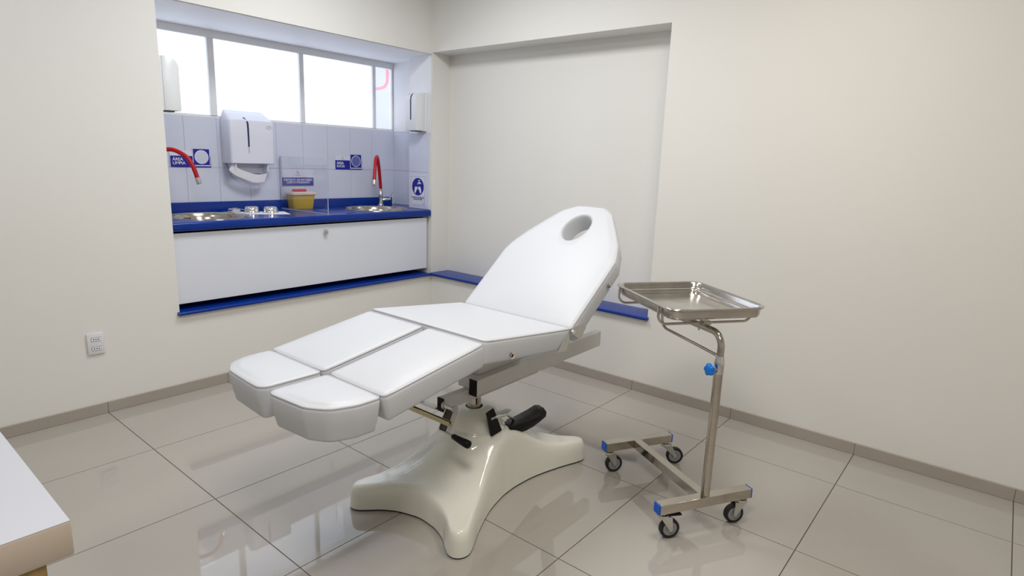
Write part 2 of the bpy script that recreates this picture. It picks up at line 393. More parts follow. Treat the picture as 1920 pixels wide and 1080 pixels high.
# ------------------------------------------------------------------ faucets
def faucet(base, pts, side, label):
    f = thing('faucet', label, 'faucet', base)
    b = Vector(base)
    bm = B(); lathe(bm, [(.027, 0), (.027, .006), (.020, .010), (.017, .02), (.0165, .075), (.018, .08), (.018, .095), (.013, .105), (.0125, .14)], b, n=24); link('body', bm, 'chrome', f, 40)
    bm = B(); s = Vector(side).normalized(); lathe(bm, [(.013, .012), (.014, .03), (.0145, .072), (.012, .078)], b+Vector((0, 0, .05)), s, 20)
    lv = link('valve', bm, 'chrome', f, 40)
    bm = B(); e = b+Vector((0, 0, .05))+s*.072; tube(bm, [e, e+Vector((0, 0, .03))+s*.006, e+Vector((0, 0, .062))+s*.022], [.0055, .005, .004], 10); link('lever', bm, 'chrome', lv, 50)
    path = smooth_path([b+Vector((0, 0, .135))]+[Vector(p) for p in pts], 10)
    link('hose', tube(B(), path, .0125, 14), 'red', f, 60)
    d = (path[-1]-path[-3]).normalized(); link('nozzle', tube(B(), [path[-1]-d*.004, path[-1]+d*.03, path[-1]+d*.034], [.0138, .0138, .012], 18), 'zinc', f, 40)
faucet((-.104, .475, ZT), [(-.117, .464, 1.13), (-.15, .433, 1.225), (-.190, .396, 1.300), (-.225, .362, 1.327), (-.262, .328, 1.310), (-.290, .302, 1.25), (-.306, .288, 1.19), (-.318, .277, 1.150)], (.9, -.45, 0), 'faucet with red gooseneck hose at the right-hand basin')
faucet((-1.755, .475, ZT), [(-1.755, .475, 1.13), (-1.742, .463, 1.24), (-1.715, .44, 1.305), (-1.680, .41, 1.326), (-1.645, .38, 1.318), (-1.606, .345, 1.285), (-1.582, .324, 1.23), (-1.568, .311, 1.165)], (-.9, -.45, 0), 'faucet with red gooseneck hose arching over the left-hand basin')

# ------------------------------------------------------------------ things on the counter
t = thing('divider_screen', 'upright clear acrylic divider sheet standing on blue counter', 'divider', (-.88, .3, ZT))
XA = -.893
out = [(YB-.021, ZT+.0005), (.012, ZT+.0005), (.018, 1.245)] + [(.018+.045*(1-cos(a)), 1.262+.045*sin(a)) for a in [pi/2*k/8 for k in range(9)]] + [(.577, 1.307)]
bm = B(); prism(bm, [(XA, y, z) for y, z in out], (.004, 0, 0)); link('sheet', bm, 'acrylic', t)
bm = B(); box(bm, XA-.003, XA+.007, .012, .577, ZT+.0003, ZT+.006); link('foot_strip', bm, 'acrylicedge', t)
bm = B(); box(bm, XA-.0002, XA+.0042, .0115, .0135, ZT+.006, 1.245); link('front_edge', bm, 'acrylicedge', t)
bm = B(); box(bm, XA-.003, XA+.007, .5705, .577, 1.006, 1.307); link('wall_channel', bm, 'acrylicedge', t)

t = thing('sharps_bin', 'small yellow sharps bin with red cap behind acrylic divider', 'bin', (-.79, .51, ZT))
def rring(x0, x1, y0, y1, z, r): return [Vector((p.x, p.y, z)) for p in round_poly([(x0, y0), (x1, y0), (x1, y1), (x0, y1)], r, 4, per=2)]
bm = B(); loft(bm, [rring(-.868+i, -.692-i, .462+i, .566-i*.4, z, .018) for i, z in ((.012, ZT+.0006), (.0105, ZT+.006), (.006, ZT+.05), (.006, ZT+.051), (.0, ZT+.098))]); link('tub', bm, 'yellow', t, 40)
bm = B(); loft(bm, [rring(-.878+i, -.682-i, .452+i, .571-i*.4, z, .02) for i, z in ((.004, ZT+.0985), (0, ZT+.101), (0, ZT+.112), (.006, ZT+.118), (.02, ZT+.121))]); link('lid', bm, 'lid', t, 40)
bm = B(); loft(bm, [rring(-.838+i, -.742-i, .485+i, .545-i, z, .02) for i, z in ((.002, ZT+.1213), (0, ZT+.124), (0, ZT+.134), (.004, ZT+.137))]); link('cap', bm, 'redlid', t, 40)

A_, B2, C2, D_ = (-1.345, .50), (-1.285, .262), (-1.07, .160), (-1.005, .352)
bm = B(); prism(bm, [(x, y, ZT+.0006) for x, y in (A_, B2, C2, D_)], (0, 0, .0008)); o = link('paper_sheet', bm, 'paper'); tag(o, 'white paper sheet lying on the counter under steel cups', 'paper')
for x, y, lb in ((-1.215, .378, 'upturned steel cup on the paper, next to the left-hand basin'), (-1.120, .316, 'upturned steel cup on the paper, nearer the acrylic divider')):
    bm = B(); lathe(bm, [(.047, .0), (.048, .002), (.046, .004), (.0445, .018), (.043, .027), (.037, .036), (.030, .0395), (.0, .040)], (x, y, ZT+.0016), n=36, cap1=False)
    o = link('steel_cup', bm, 'chrome', None, 40); tag(o, lb, 'cup', 'steel cups on the counter')
t = thing('small_dish', 'small shallow steel dish at left end of the paper', 'dish', (-1.292, .455, ZT+.0016))
bm = B(); lathe(bm, [(.030, 0), (.036, .004), (.040, .016), (.043, .0175), (.043, .019), (.039, .018), (.034, .006), (.0, .004)], (-1.292, .455, ZT+.0016), n=28, cap1=False); link('bowl', bm, 'chrome', t, 40)
bm = B(); tube(bm, [(-1.318, .440, ZT+.023), (-1.286, .452, ZT+.025), (-1.225, .460, ZT+.012)], .0035, 8); link('tweezers', bm, 'chrome', t, 50)

# ------------------------------------------------------------------ dispensers
t = thing('towel_dispenser', 'white folding towel dispenser hanging on the tiles, paper hanging out', 'dispenser', (-1.13, .598, 1.25))
y0, yf, xl, xr = .5985, .472, -1.282, -.985
pl_ = lambda z, yy, i: [Vector((p.x, p.y, z)) for p in round_poly([(xl+i, yy), (xr-i, yy), (xr-i+.0, y0), (xl+i, y0)], [.016, .016, .002, .002], 4, per=3)]
bm = B(); loft(bm, [pl_(z, yy, i) for z, yy, i in ((1.252, yf+.004, .004), (1.256, yf, .0), (1.40, yf-.002, 0), (1.515, yf, 0), (1.526, yf+.004, .001), (1.560, yf+.062, .010), (1.588, .586, .022))]); body = link('cover', bm, 'abs', t, 35)
bm = B(); slit = smooth_path([(-1.176, yf+.030, 1.5435), (-1.168, yf+.003, 1.520), (-1.164, yf-.0022, 1.49), (-1.164, yf-.002, 1.36)], 5); 
for k in range(len(slit)-1):
    a, b_ = slit[k], slit[k+1]; box_pts = [a+Vector((-.005, 0, 0)), a+Vector((.005, 0, 0)), b_+Vector((.005, 0, 0)), b_+Vector((-.005, 0, 0))]
    hexa(bm, [p+Vector((0, .002, 0)) for p in box_pts]+[p+Vector((0, -.0016, 0)) for p in box_pts])
link('level_window', bm, 'darkslot', body)
bm = B(); prism(bm, [(-1.169, yf-.0032, 1.36), (-1.159, yf-.0032, 1.36), (-1.160, yf-.0032, 1.325), (-1.167, yf-.0032, 1.315)], (0, .003, 0)); link('window_tip', bm, 'pipe', body)
bm = B(); tube(bm, [Vector((-1.022+.016*cos(a), yf-.0018, 1.488+.009*sin(a))) for a in [2*pi*k/24 for k in range(24)]], .0014, 6, True); link('emblem_ring', bm, 'pipe', body, 60)
# lower lip and towels
bm = B(); prism(bm, [(-1.255, .585, 1.25), (-1.255, .485, 1.25), (-1.25, .495, 1.205), (-1.25, .56, 1.19)], (.012, 0, 0)); prism(bm, [(-1.035, .585, 1.25), (-1.035, .485, 1.25), (-1.035, .495, 1.200), (-1.035, .56, 1.19)], (.012, 0, 0)); box(bm, -1.255, -1.023, .55, .562, 1.19, 1.25)
link('outlet_throat', bm, 'abs', t)
def sheet(bm, top, bot, th=.0015, n=10):
    T = smooth_path(top, n); Bt = smooth_path(bot, n); v0 = [bm.verts.new(p) for p in T]; v1 = [bm.verts.new(p) for p in Bt]
    w0 = [bm.verts.new(p+Vector((0, th, 0))) for p in T]; w1 = [bm.verts.new(p+Vector((0, th, 0))) for p in Bt]
    N = len(T)
    for i in range(N-1):
        bm.faces.new((v0[i], v0[i+1], v1[i+1], v1[i])); bm.faces.new((w0[i+1], w0[i], w1[i], w1[i+1]))
        bm.faces.new((v0[i], w0[i], w0[i+1], v0[i+1])); bm.faces.new((v1[i+1], w1[i+1], w1[i], v1[i]))
    bm.faces.new((v0[0], v1[0], w1[0], w0[0])); bm.faces.new((v0[-1], w0[-1], w1[-1], v1[-1]))
bm = B(); sheet(bm, [(-1.258, .500, 1.262), (-1.235, .488, 1.224), (-1.17, .482, 1.197), (-1.10, .486, 1.183), (-1.035, .492, 1.192)], [(-1.285, .508, 1.210), (-1.25, .500, 1.178), (-1.19, .492, 1.151), (-1.12, .492, 1.132), (-1.055, .498, 1.135)])
sheet(bm, [(-1.27, .520, 1.20), (-1.20, .515, 1.160), (-1.14, .515, 1.128), (-1.065, .515, 1.125)], [(-1.25, .530, 1.172), (-1.20, .526, 1.137), (-1.14, .526, 1.108), (-1.095, .526, 1.094)])
link('paper_towel', bm, 'paper', t, 40)

def soap(side, label):
    s = -1 if side > 0 else 1                       # direction the unit faces
    xw = -.0045 if side > 0 else NX0+.001
    t = thing('soap_dispenser', label, 'dispenser', (xw, .11, 1.52))
    def prof(d, r, z0, z1):
        pts = [(0, z0), (d, z0), (d, z1-r)] + [(d-r+r*cos(a), z1-r+r*sin(a)) for a in [pi/2*k/8 for k in range(1, 8)]] + [(d-r, z1), (0, z1)]
        return pts
    ya, yb = (.048, .165)
    bm = B(); prism(bm, [(xw+s*x, ya, z) for x, z in prof(.026, .012, 1.522, 1.795)], (0, yb-ya, 0)); link('back_plate', bm, 'absw', t, bevel=.003, smooth=35)
    bm = B(); prism(bm, [(xw+s*(x+.0275), ya+.001, z) for x, z in prof(.082, .05, 1.524, 1.793)], (0, yb-ya-.002, 0)); cv = link('cover', bm, 'absw', t, bevel=.004, smooth=35)
    # smoked level window on the front face, running over the shoulder
    ym = (ya+yb)/2
    bm = B(); xf = xw+s*.1095
    path = [(xf, 1.60), (xf, 1.70), (xf, 1.742)] + [(xw+s*(.0595+.05*cos(a)), 1.743+.05*sin(a)) for a in (radians(20), radians(40), radians(58))]
    for k in range(len(path)-1):
        (xa, za), (xb, zb) = path[k], path[k+1]
        hexa(bm, [(xa-s*.003, ym-.006, za), (xa-s*.003, ym+.006, za), (xb-s*.003, ym+.006, zb), (xb-s*.003, ym-.006, zb), (xa+s*.0012, ym-.006, za), (xa+s*.0012, ym+.006, za), (xb+s*.0012, ym+.006, zb), (xb+s*.0012, ym-.006, zb)])
    link('level_window', bm, 'darkslot', cv)
    link('nozzle_slot', box(B(), min(xw+s*.03, xw+s*.085), max(xw+s*.03, xw+s*.085), ym-.03, ym+.03, 1.5185, 1.5245), 'darksteel', cv)
soap(1, 'white soap dispenser on the right side wall above hand-washing sign')
soap(-1, 'white soap dispenser half hidden behind the left edge of the niche')

# ------------------------------------------------------------------ signs
def logo(parent, o, right, up, s):
    r, u = Vector(right), Vector(up); n = r.cross(u); o = Vector(o)
    bm = B()
    def bar(x0, x1, y0, y1):
        hexa(bm, [o+r*x*s+u*y*s+n*d for d in (0, .0009) for x, y in ((x0, y0), (x1, y0), (x1, y1), (x0, y1))])
    bar(-.5, -.42, -.1, .5); bar(-.5, .0, .42, .5); bar(-.5, -.1, -.1, -.02); bar(-.1, -.02, -.5, .3); bar(-.1, .5, -.5, -.42); bar(.42, .5, -.5, .4); bar(.1, .5, .34, .42)
    bar(-1.3, 1.3, -1.05, -.92)
    link('logo', bm, 'printgrey', parent)
R3, U3 = (1, 0, 0), (0, 0, 1)
def area_sign(x0, txt, circle, label):
    t = thing('area_sign', label, 'sign', (x0+.12, .5985, 1.22)); y = .5985
    bm = B(); box(bm, x0, x0+.245, y-.003, y, 1.222, 1.292); box(bm, x0, x0+.137, y-.003, y, 1.292, 1.322); link('plate', bm, 'signwhite', t)
    link('blue_band', box(B(), x0+.003, x0+.245, y-.0042, y-.003, 1.222, 1.290), 'signblue', t)
    link('square_border', box(B(), x0+.134, x0+.241, y-.0056, y-.003, 1.229, 1.338), 'signwhite', t)
    link('blue_square', box(B(), x0+.138, x0+.237, y-.0068, y-.0056, 1.236, 1.335), 'signblue', t)
    c = (x0+.1875, y-.0068, 1.2855)
    link('circle_ring', disc(B(), c, R3, U3, .0425, .0010), 'print', t)
    link('circle', disc(B(), (c[0], y-.0078, c[2]), R3, U3, .0385, .0008), circle, t)
    text('lettering', txt, .0255, (x0+.014, y-.0045, 1.261), R3, U3, 'print', t, bold=.0003)
    logo(t, (x0+.068, y-.003, 1.309), Vector(R3), Vector(U3), .014)
area_sign(-1.602, 'ÁREA\nLIMPIA', 'signcircle', 'ÁREA LIMPIA sign on the tiles behind the red hose, pale circle')
area_sign(-.436, 'ÁREA\nSUCIA', 'signgrey', 'ÁREA SUCIA sign on the tiles with grey blue circle')
t = thing('sharps_sign', 'white and navy DEPÓSITO DE MATERIAL CORTO PUNZANTE sign above the yellow bin', 'sign', (-.747, .5985, 1.10))
y = .5985
link('plate', box(B(), -.876, -.622, y-.003, y, 1.100, 1.214), 'signwhite', t)
link('blue_band', box(B(), -.872, -.624, y-.0044, y-.003, 1.102, 1.160), 'signblue', t)
text('lettering', 'DEPÓSITO DE MATERIAL\nCORTO PUNZANTE', .0205, (-.748, y-.0048, 1.1375), R3, U3, 'print', t, 'CENTER', bold=.00025)
logo(t, (-.748, y-.003, 1.194), Vector(R3), Vector(U3), .017)
# hand-washing sign on the pier, facing -x
t = thing('handwash_sign', 'hand-washing sign with white tap and hands in navy circle', 'sign', (-.0102, .139, .968))
xs_ = -.0102; R4, U4 = (0, -1, 0), (0, 0, 1)
link('plate', box(B(), xs_-.002, xs_, .052, .226, .966, 1.196), 'signwhite', t)
bm = B()
for a in ((.060, .218, 1.1885, 1.1900), (.060, .218, .9730, .9745), (.060, .0614, .973, 1.190), (.2166, .218, .973, 1.190)): box(bm, xs_-.0028, xs_-.002, *a)
link('border_line', bm, 'printgrey', t)
cy, cz = .140, 1.112
link('blue_circle', disc(B(), (xs_-.002, cy, cz), R4, U4, .066, .001), 'signblue', t)
bm = B()
def P4(pts):   # (right, up) coordinates around circle centre
    prism(bm, [(xs_-.0038, cy-a, cz+b) for a, b in pts], (.0008, 0, 0))
P4([(.0, .033), (.032, .033), (.036, .029), (.036, .020), (.028, .020), (.028, .024), (.008, .024), (.004, .017), (-.004, .017), (.0, .026)])
P4([(.012, .033), (.018, .033), (.018, .045), (.012, .045)]); P4([(.004, .045), (.026, .045), (.026, .050), (.004, .050)])
P4([(-.040, -.044), (-.026, -.050), (-.016, -.028), (-.006, -.018), (-.004, -.006), (-.010, -.002), (-.014, .002), (-.018, -.004), (-.022, .002), (-.026, -.004), (-.031, .0), (-.034, -.010)])
P4([(.040, -.044), (.026, -.050), (.016, -.028), (.006, -.018), (.003, -.006), (.008, .002), (.012, -.002), (.016, .004), (.020, -.002), (.025, .002), (.030, -.004), (.034, -.010)])
link('wash_symbol', bm, 'print', t)
text('lettering', 'LAVADO DE MANOS\nOBLIGATORIO', .0155, (xs_-.0028, cy, 1.026), R4, U4, 'printgrey', t, 'CENTER', bold=.0002)
logo(t, (xs_-.002, .080, .990), Vector(R4), Vector(U4), .010)

# ------------------------------------------------------------------ wall socket
t = thing('wall_socket', 'white double power socket on the wall left of the chair', 'socket', (-2.247, -.001, .316))
bm = B(); box(bm, -2.284, -2.211, -.0105, -.0005, .316, .425); pt = link('plate', bm, 'socket', t, bevel=.004, smooth=40)
for zc in (.393, .346):
    rc = link('outlet', box(B(), -2.266, -2.226, -.0118, -.0100, zc-.009, zc+.009), 'absw', t, bevel=.0008)
    bm = B(); 
    for a in ((-2.266, -2.226, zc+.009, zc+.0102), (-2.266, -2.226, zc-.0102, zc-.009), (-2.2272, -2.226, zc-.009, zc+.009), (-2.267, -2.2660, zc-.009, zc+.009)): box(bm, a[0], a[1], -.0114, -.0104, a[2], a[3])
    link('outlet_edge', bm, 'darksteel', rc)
    bm = B()
    for dx in (-.0105, 0, .0105): disc(bm, (-2.246+dx, -.0117, zc), R3, U3, .0028, .0005, 12)
    link('pin_hole', bm, 'black', rc)

# ------------------------------------------------------------------ desk in the corner of the frame
t = thing('desk', 'white topped desk with beige edge cut off by the frame corner', 'desk', (-3.45, -1.8, 0))
tp = link('desk_top', box(B(), -4.1, -2.9275, -2.3445, -1.2, .690, .7495), 'deskedge', t, bevel=.004, smooth=35)
link('top_laminate', box(B(), -4.098, -2.9285, -2.343, -1.202, .7490, .7503), 'desktop', tp)
for x, y in ((-3.000, -2.340), (-4.06, -2.340), (-3.000, -1.26), (-4.06, -1.26)):
    lg = link('leg', box(B(), x, x+.036, y, y+.040, 0, .6895), 'woodgrain', t, bevel=.002)
link('rail', box(B(), -4.02, -3.002, -2.332, -2.312, .60, .6895), 'lacq', t)

# ------------------------------------------------------------------ treatment chair
CY = -1.83
ch = thing('treatment_chair', 'white vinyl reclining treatment chair on an ivory pedestal base', 'chair', (-1.42, CY, 0))
def cushion(name, outline, o, ex, thick, crown=.012, redge=.020, hole=None, taper=.006, piping=True, center=None):
    """outline in (along, y) coordinates; o is the frame origin, ex the running direction"""
    o = Vector(o); ex = Vector(ex).normalized(); ey = Vector((0, 1, 0)); en = ex.cross(ey)
    if en.z < 0: en = -en
    N = len(outline)
    cc = Vector(center) if center else sum(outline, Vector((0, 0)))/N
    W = lambda p, h: o+ex*p.x+ey*p.y+en*h
    rings = []
    rb = .010
    for a in (90, 60, 30, 0):
        a = radians(a); rings.append([W(p, -thick+rb-rb*sin(a)) for p in inset(outline, taper+rb-rb*cos(a))])
    for f in (.3, .6):
        rings.append([W(p, -thick+rb+(thick-rb-redge)*f) for p in inset(outline, taper*(1-f)**1.5)])
    for k in range(6):
        a = pi/2*k/5; rings.append([W(p, -redge+redge*sin(a)) for p in inset(outline, redge-redge*cos(a))])
    top = inset(outline, redge)
    x0_, x1_ = min(p.x for p in top), max(p.x for p in top); y0_, y1_ = min(p.y for p in top), max(p.y for p in top)
    def dome(p):
        a = (2*p.x-x0_-x1_)/(x1_-x0_); b = (2*p.y-y0_-y1_)/(y1_-y0_); return crown*(1-abs(a)**3)*(1-abs(b)**3)
    bm = B()
    if not hole:
        for f in (.06, .12, .2, .3, .42, .55, .7, .85):
            rings.append([W(p.lerp(cc, f), dome(p.lerp(cc, f))*min(1, f/.12)) for p in top])
        loft(bm, rings, cap1=False)
        bm.verts.ensure_lookup_table(); last = bm.verts[-N:]; c = bm.verts.new(W(cc, dome(cc)))
        for i in range(N): bm.faces.new((last[i], last[(i+1) % N], c))
    else:
        hc, ra, rbb = Vector(hole[0]), hole[1], hole[2]
        def hp(p, k):
            d = p-hc; a = atan2(d.y/rbb, d.x/ra); return hc+Vector((cos(a)*ra*k, sin(a)*rbb*k))
        for f in (.06, .12, .2, .3, .42, .55, .7, .82, .92): rings.append([W(p.lerp(hp(p, 1.16), f), dome(p.lerp(hp(p, 1.16), f))*min(1, f/.12)) for p in top])
        for k, h in ((1.16, 0), (1.09, -.0015), (1.03, -.006), (1.0, -.014), (.98, -.026), (.96, -.05), (.96, -thick+.002)): rings.append([W(hp(p, k), dome(hp(p, k))*(1 if k > 1.1 else .8 if k > 1.05 else .4 if k > 1.01 else 0)+h) for p in top])
        # close the underside: the bottom ring joins the last hole ring
        rings.append([W(hp(p, .96), -thick) for p in top])
        loft(bm, rings, loop=True)
    ob = link(name, bm, 'vinyl', ch, 50)
    if piping:
        k = .30; ring = [W(p, -redge*k) for p in inset(outline, redge*k*.9-.0005)]
        link('piping', tube(B(), ring, .0034, 6, True), 'pipe', ob, 60)
    return ob
# two foot cushions
foot = [(-2.149, .004), (-2.149, .300), (-2.232, .298), (-2.303, .270), (-2.340, .205), (-2.354, .004)]
frad = [.02, .02, .10, .07, .05, .034]
def near_half(pts): return [(a, -.034 if b < .03 else -b) for a, b in pts][::-1]
def far_half(pts): return [(a, -.008 if b < .03 else b) for a, b in pts]
for pts, rr in ((far_half(foot), frad), (near_half(foot), frad[::-1])):
    cushion('foot_cushion', [Vector((a, b)) for a, b in round_poly(pts, rr, 5, .02)], (0, CY, .670), (1, 0, -.03) if False else (1, 0, 0), .106, crown=.008, redge=.016, taper=.014)
# two leg cushions, rising to the knee
lx0, lz0, lx1, lz1 = -2.146, .672, -1.742, .736
exl = Vector((lx1-lx0, 0, lz1-lz0)); LL = exl.length
leg = [(-.004, .006), (LL+.010, .006), (LL+.010, .304), (-.004, .304)]
for pts in (far_half(leg), near_half(leg)):
    cushion('leg_cushion', round_poly(pts, .018, 4, .02), (lx0, CY, lz0), exl, .088, crown=.008, redge=.018)
sx0, sz0, sx1, sz1 = -1.726, .745, -1.236, .692
exs = Vector((sx1-sx0, 0, sz1-sz0)); SL = exs.length
seat = cushion('seat_cushion', round_poly([(-.006, -.305), (SL+.012, -.305), (SL+.012, .305), (-.006, .305)], .022, 4, .025), (sx0, CY, sz0), exs, .088, crown=.010, redge=.018)
ab = radians(38.3); exb = Vector((cos(ab), 0, sin(ab)))
bo = [(-.034, -.298), (.36, -.305), (.46, -.268), (.655, -.135), (.694, -.075), (.694, .075), (.655, .142), (.46, .268), (.36, .306), (-.034, .298)]
back = cushion('backrest_cushion', round_poly(bo, [.02, .06, .10, .05, .05, .05, .05, .10, .06, .02], 5, .02), (-1.197, CY, .700), exb, .085, crown=.010, redge=.018, hole=((.533, -.008), .086, .062), center=(.533, 0))
# thin boards under the cushions
def board(name, o, ex, a0, a1, w, thick, th=.012, mat_='frame'):
    o = Vector(o); ex = Vector(ex).normalized(); en = ex.cross(Vector((0, 1, 0))); en = en if en.z > 0 else -en
    return link(name, hexa(B(), [o+ex*a+Vector((0, b, 0))+en*h for h in (-thick-th, -thick+.0005) for a, b in ((a0, -w), (a1, -w), (a1, w), (a0, w))]), mat_, ch)
board('seat_board', (sx0, CY, sz0), exs, .03, SL-.03, .25, .088)
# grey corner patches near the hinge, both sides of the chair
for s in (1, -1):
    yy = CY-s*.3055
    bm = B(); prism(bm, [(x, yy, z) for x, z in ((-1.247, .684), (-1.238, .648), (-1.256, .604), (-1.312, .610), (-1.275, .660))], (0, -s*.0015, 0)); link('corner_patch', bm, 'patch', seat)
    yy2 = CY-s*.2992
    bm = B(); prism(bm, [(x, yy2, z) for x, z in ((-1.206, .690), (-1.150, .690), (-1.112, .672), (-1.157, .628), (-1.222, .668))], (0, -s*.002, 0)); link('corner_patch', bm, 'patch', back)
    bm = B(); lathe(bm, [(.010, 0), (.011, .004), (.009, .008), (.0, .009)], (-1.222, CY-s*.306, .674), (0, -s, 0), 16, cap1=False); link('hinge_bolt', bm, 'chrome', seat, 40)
    for par, x, z, yo in ((seat, -1.594, .664, .3053), (back, -.962, .822, .3045)):
        bm = B(); lathe(bm, [(.0085, 0), (.0085, .0012), (.0, .0014)], (x, CY-s*yo, z), (0, -s, 0), 14, cap1=False); link('eyelet', bm, 'black', par, 40)
        bm = B(); tube(bm, [(x+.0095*cos(a)+.004, CY-s*(yo+.0006), z+.0095*sin(a)-.004) for a in [2*pi*k/16 for k in range(16)]], .0016, 6, True); link('eyelet_ring', bm, 'lid' if par is seat else 'pipe', par, 60)

# steel frame
def beam(name, x0, x1, y0, y1, zl0, zl1, zr0, zr1, mt='frame', par=ch, bev=.0015):
    return link(name, hexa(B(), [(x0, y0, zl0), (x1, y0, zr0), (x1, y1, zr0), (x0, y1, zl0), (x0, y0, zl1), (x1, y0, zr1), (x1, y1, zr1), (x0, y1, zl1)]), mt, par, bevel=bev)
for ya, yb, xa in ((-1.900, -1.862, -1.512), (-1.798, -1.760, -1.40)):
    bmain = beam('upper_beam', xa, -.606, ya, yb, .419, .484, .430, .505)
    if xa < -1.5: beam('end_cap', xa-.0045, xa, ya-.0005, yb+.0005, .4185, .4845, .4185, .4845, 'black', bmain, .001)
    beam('end_cap', -.606, -.6035, ya-.0005, yb+.0005, .4295, .5055, .4295, .5055, 'frame', bmain, .001)
    beam('beam_flange', xa+.007, -1.122, ya-.003, yb+.002, .415, .4192, .4205, .4245, 'frame', bmain, .0008)
low = beam('lower_beam', -1.650, -1.30, -1.860, -1.828, .386, .439, .390, .440)
beam('end_cap', -1.655, -1.650, -1.8605, -1.8275, .3855, .4395, .3855, .4395, 'black', low, .001)
beam('cross_block', -1.514, -1.40, -1.8615, -1.7985, .441, .4835, .441, .4845)
beam('carriage', -1.46, -1.20, -1.861, -1.799, .485, .640, .490, .600, 'frame')
# back strut from the beam up to the backrest
bm = B(); hexa(bm, [(-.93, -1.852, .498), (-.87, -1.852, .498), (-.87, -1.808, .498), (-.93, -1.808, .498), (-.86, -1.852, .835), (-.80, -1.852, .88), (-.80, -1.808, .88), (-.86, -1.808, .835)]); link('back_strut', bm, 'frame', ch)
# piston
bm = B(); lathe(bm, [(.029, .300), (.029, .415)], (-1.452, CY, 0), n=28); link('piston', bm, 'steel', ch, 40)
# rails for the leg rests (run across, under the leg cushions)
bm = B(); box(bm, -1.746, -1.732, -1.985, -1.70, .398, .406); box(bm, -1.7455, -1.7425, -1.984, -1.70, .406, .414); box(bm, -1.7355, -1.7325, -1.984, -1.70, .406, .414); rl = link('leg_rail', bm, 'brass', ch)
link('rail_rivet', disc(B(), (-1.739, -1.90, .4062), (1, 0, 0), (0, 1, 0), .003, .0008, 10), 'black', rl)
bm = B(); box(bm, -1.672, -1.650, -1.835, -1.66, .394, .402); link('leg_rail', bm, 'zinc', ch)
bm = B(); hexa(bm, [(-1.752, -1.74, .400), (-1.64, -1.74, .400), (-1.64, -1.70, .400), (-1.752, -1.70, .400), (-1.80, -1.74, .625), (-1.76, -1.74, .628), (-1.76, -1.70, .628), (-1.80, -1.70, .625)]); link('leg_bracket', bm, 'frame', ch)
# crank
cr = link('crank', tube(B(), [(-1.656, -1.861, .418), (-1.656, -1.925, .418)], .0105, 16), 'chrome', ch, 40)
for y0, y1, r_ in ((-1.866, -1.874, .0150), (-1.918, -1.928, .0140)): link('collar_ring', tube(B(), [(-1.656, y0, .418), (-1.656, y1, .418)], r_, 16), 'zinc', cr, 40)
a, b_ = Vector((-1.648, 0, .410)), Vector((-1.687, 0, .338)); dd = (b_-a).normalized(); nn = Vector((-dd.z, 0, dd.x))*.5
bm = B(); 
def cranked(bm, y0, y1, w): hexa(bm, [Vector((p.x, y, p.z))+nn*s*w for y in (y0, y1) for p, s in ((a, -1), (b_, -1), (b_, 1), (a, 1))])
cranked(bm, -1.920, -1.882, .013); link('crank_web', bm, 'darksteel', cr)
bm = B(); cranked(bm, -1.924, -1.920, .022); cranked(bm, -1.882, -1.878, .022); box(bm, -1.698, -1.677, -1.923, -1.880, .333, .340); link('crank_flange', bm, 'zinc', cr)
bm = B(); tube(bm, [(-1.694, -1.915, .336), (-1.692, -1.965, .331)], .0055, 12); link('handle_rod', bm, 'zinc', cr, 40)
bm = B(); tube(bm, [(-1.692, -1.950, .332), (-1.692, -1.955, .332), (-1.691, -1.985, .328), (-1.690, -2.018, .325), (-1.690, -2.030, .324), (-1.690, -2.034, .324)], [.008, .0105, .0125, .0155, .015, .010], 16); link('handle_grip', bm, 'black', cr, 50)
# foot pump: black plate, lever and pedal
bm = B(); hexa(bm, [(-1.490, -1.965, .264), (-1.428, -1.965, .270), (-1.428, -1.957, .270), (-1.490, -1.957, .264), (-1.522, -1.965, .371), (-1.482, -1.965, .380), (-1.482, -1.957, .380), (-1.522, -1.957, .371)]); pp = link('pump_plate', bm, 'black', ch, bevel=.0015)
bm = B(); box(bm, -1.500, -1.470, -1.968, -1.9655, .338, .347); tube(bm, [(-1.475, -1.9665, .342), (-1.405, -1.968, .332), (-1.30, -1.918, .262)], .006, 10); hexa(bm, [(-1.46, -1.955, .334), (-1.385, -1.955, .327), (-1.39, -1.93, .327), (-1.46, -1.93, .334), (-1.46, -1.955, .338), (-1.360, -1.955, .334), (-1.365, -1.93, .334), (-1.46, -1.93, .338)]); link('pump_lever', bm, 'zinc', pp, 50)
bm = B()
rows = []
NL = [(-1.370, .232), (-1.340, .222), (-1.302, .213), (-1.255, .208), (-1.211, .209), (-1.165, .217), (-1.119, .228)]   # lower edge of the near side
NU = [(-1.368, .262), (-1.340, .260), (-1.301, .256), (-1.25, .251), (-1.201, .247), (-1.156, .244), (-1.117, .252)]   # upper edge of the near side
FU = [(-1.345, .256), (-1.31, .256), (-1.27, .252), (-1.22, .254), (-1.165, .257), (-1.115, .263), (-1.080, .252)]     # upper edge of the far side
for (xl_, zl_), (xu_, zu_), (xf_, zf_) in zip(NL, NU, FU):   # the pedal is a curved shoe
    rows.append([Vector((xl_, -1.957, zl_)), Vector((xu_, -1.957, zu_)), Vector(((xu_+xf_)/2, -1.925, (zu_+zf_)/2+.003)), Vector((xf_, -1.886, zf_)), Vector((xf_-.004, -1.886, zf_-.020)), Vector(((xl_+xf_)/2, -1.925, zl_+.004))])
loft(bm, rows); link('pedal', bm, 'black', ch, 40, bevel=.003)

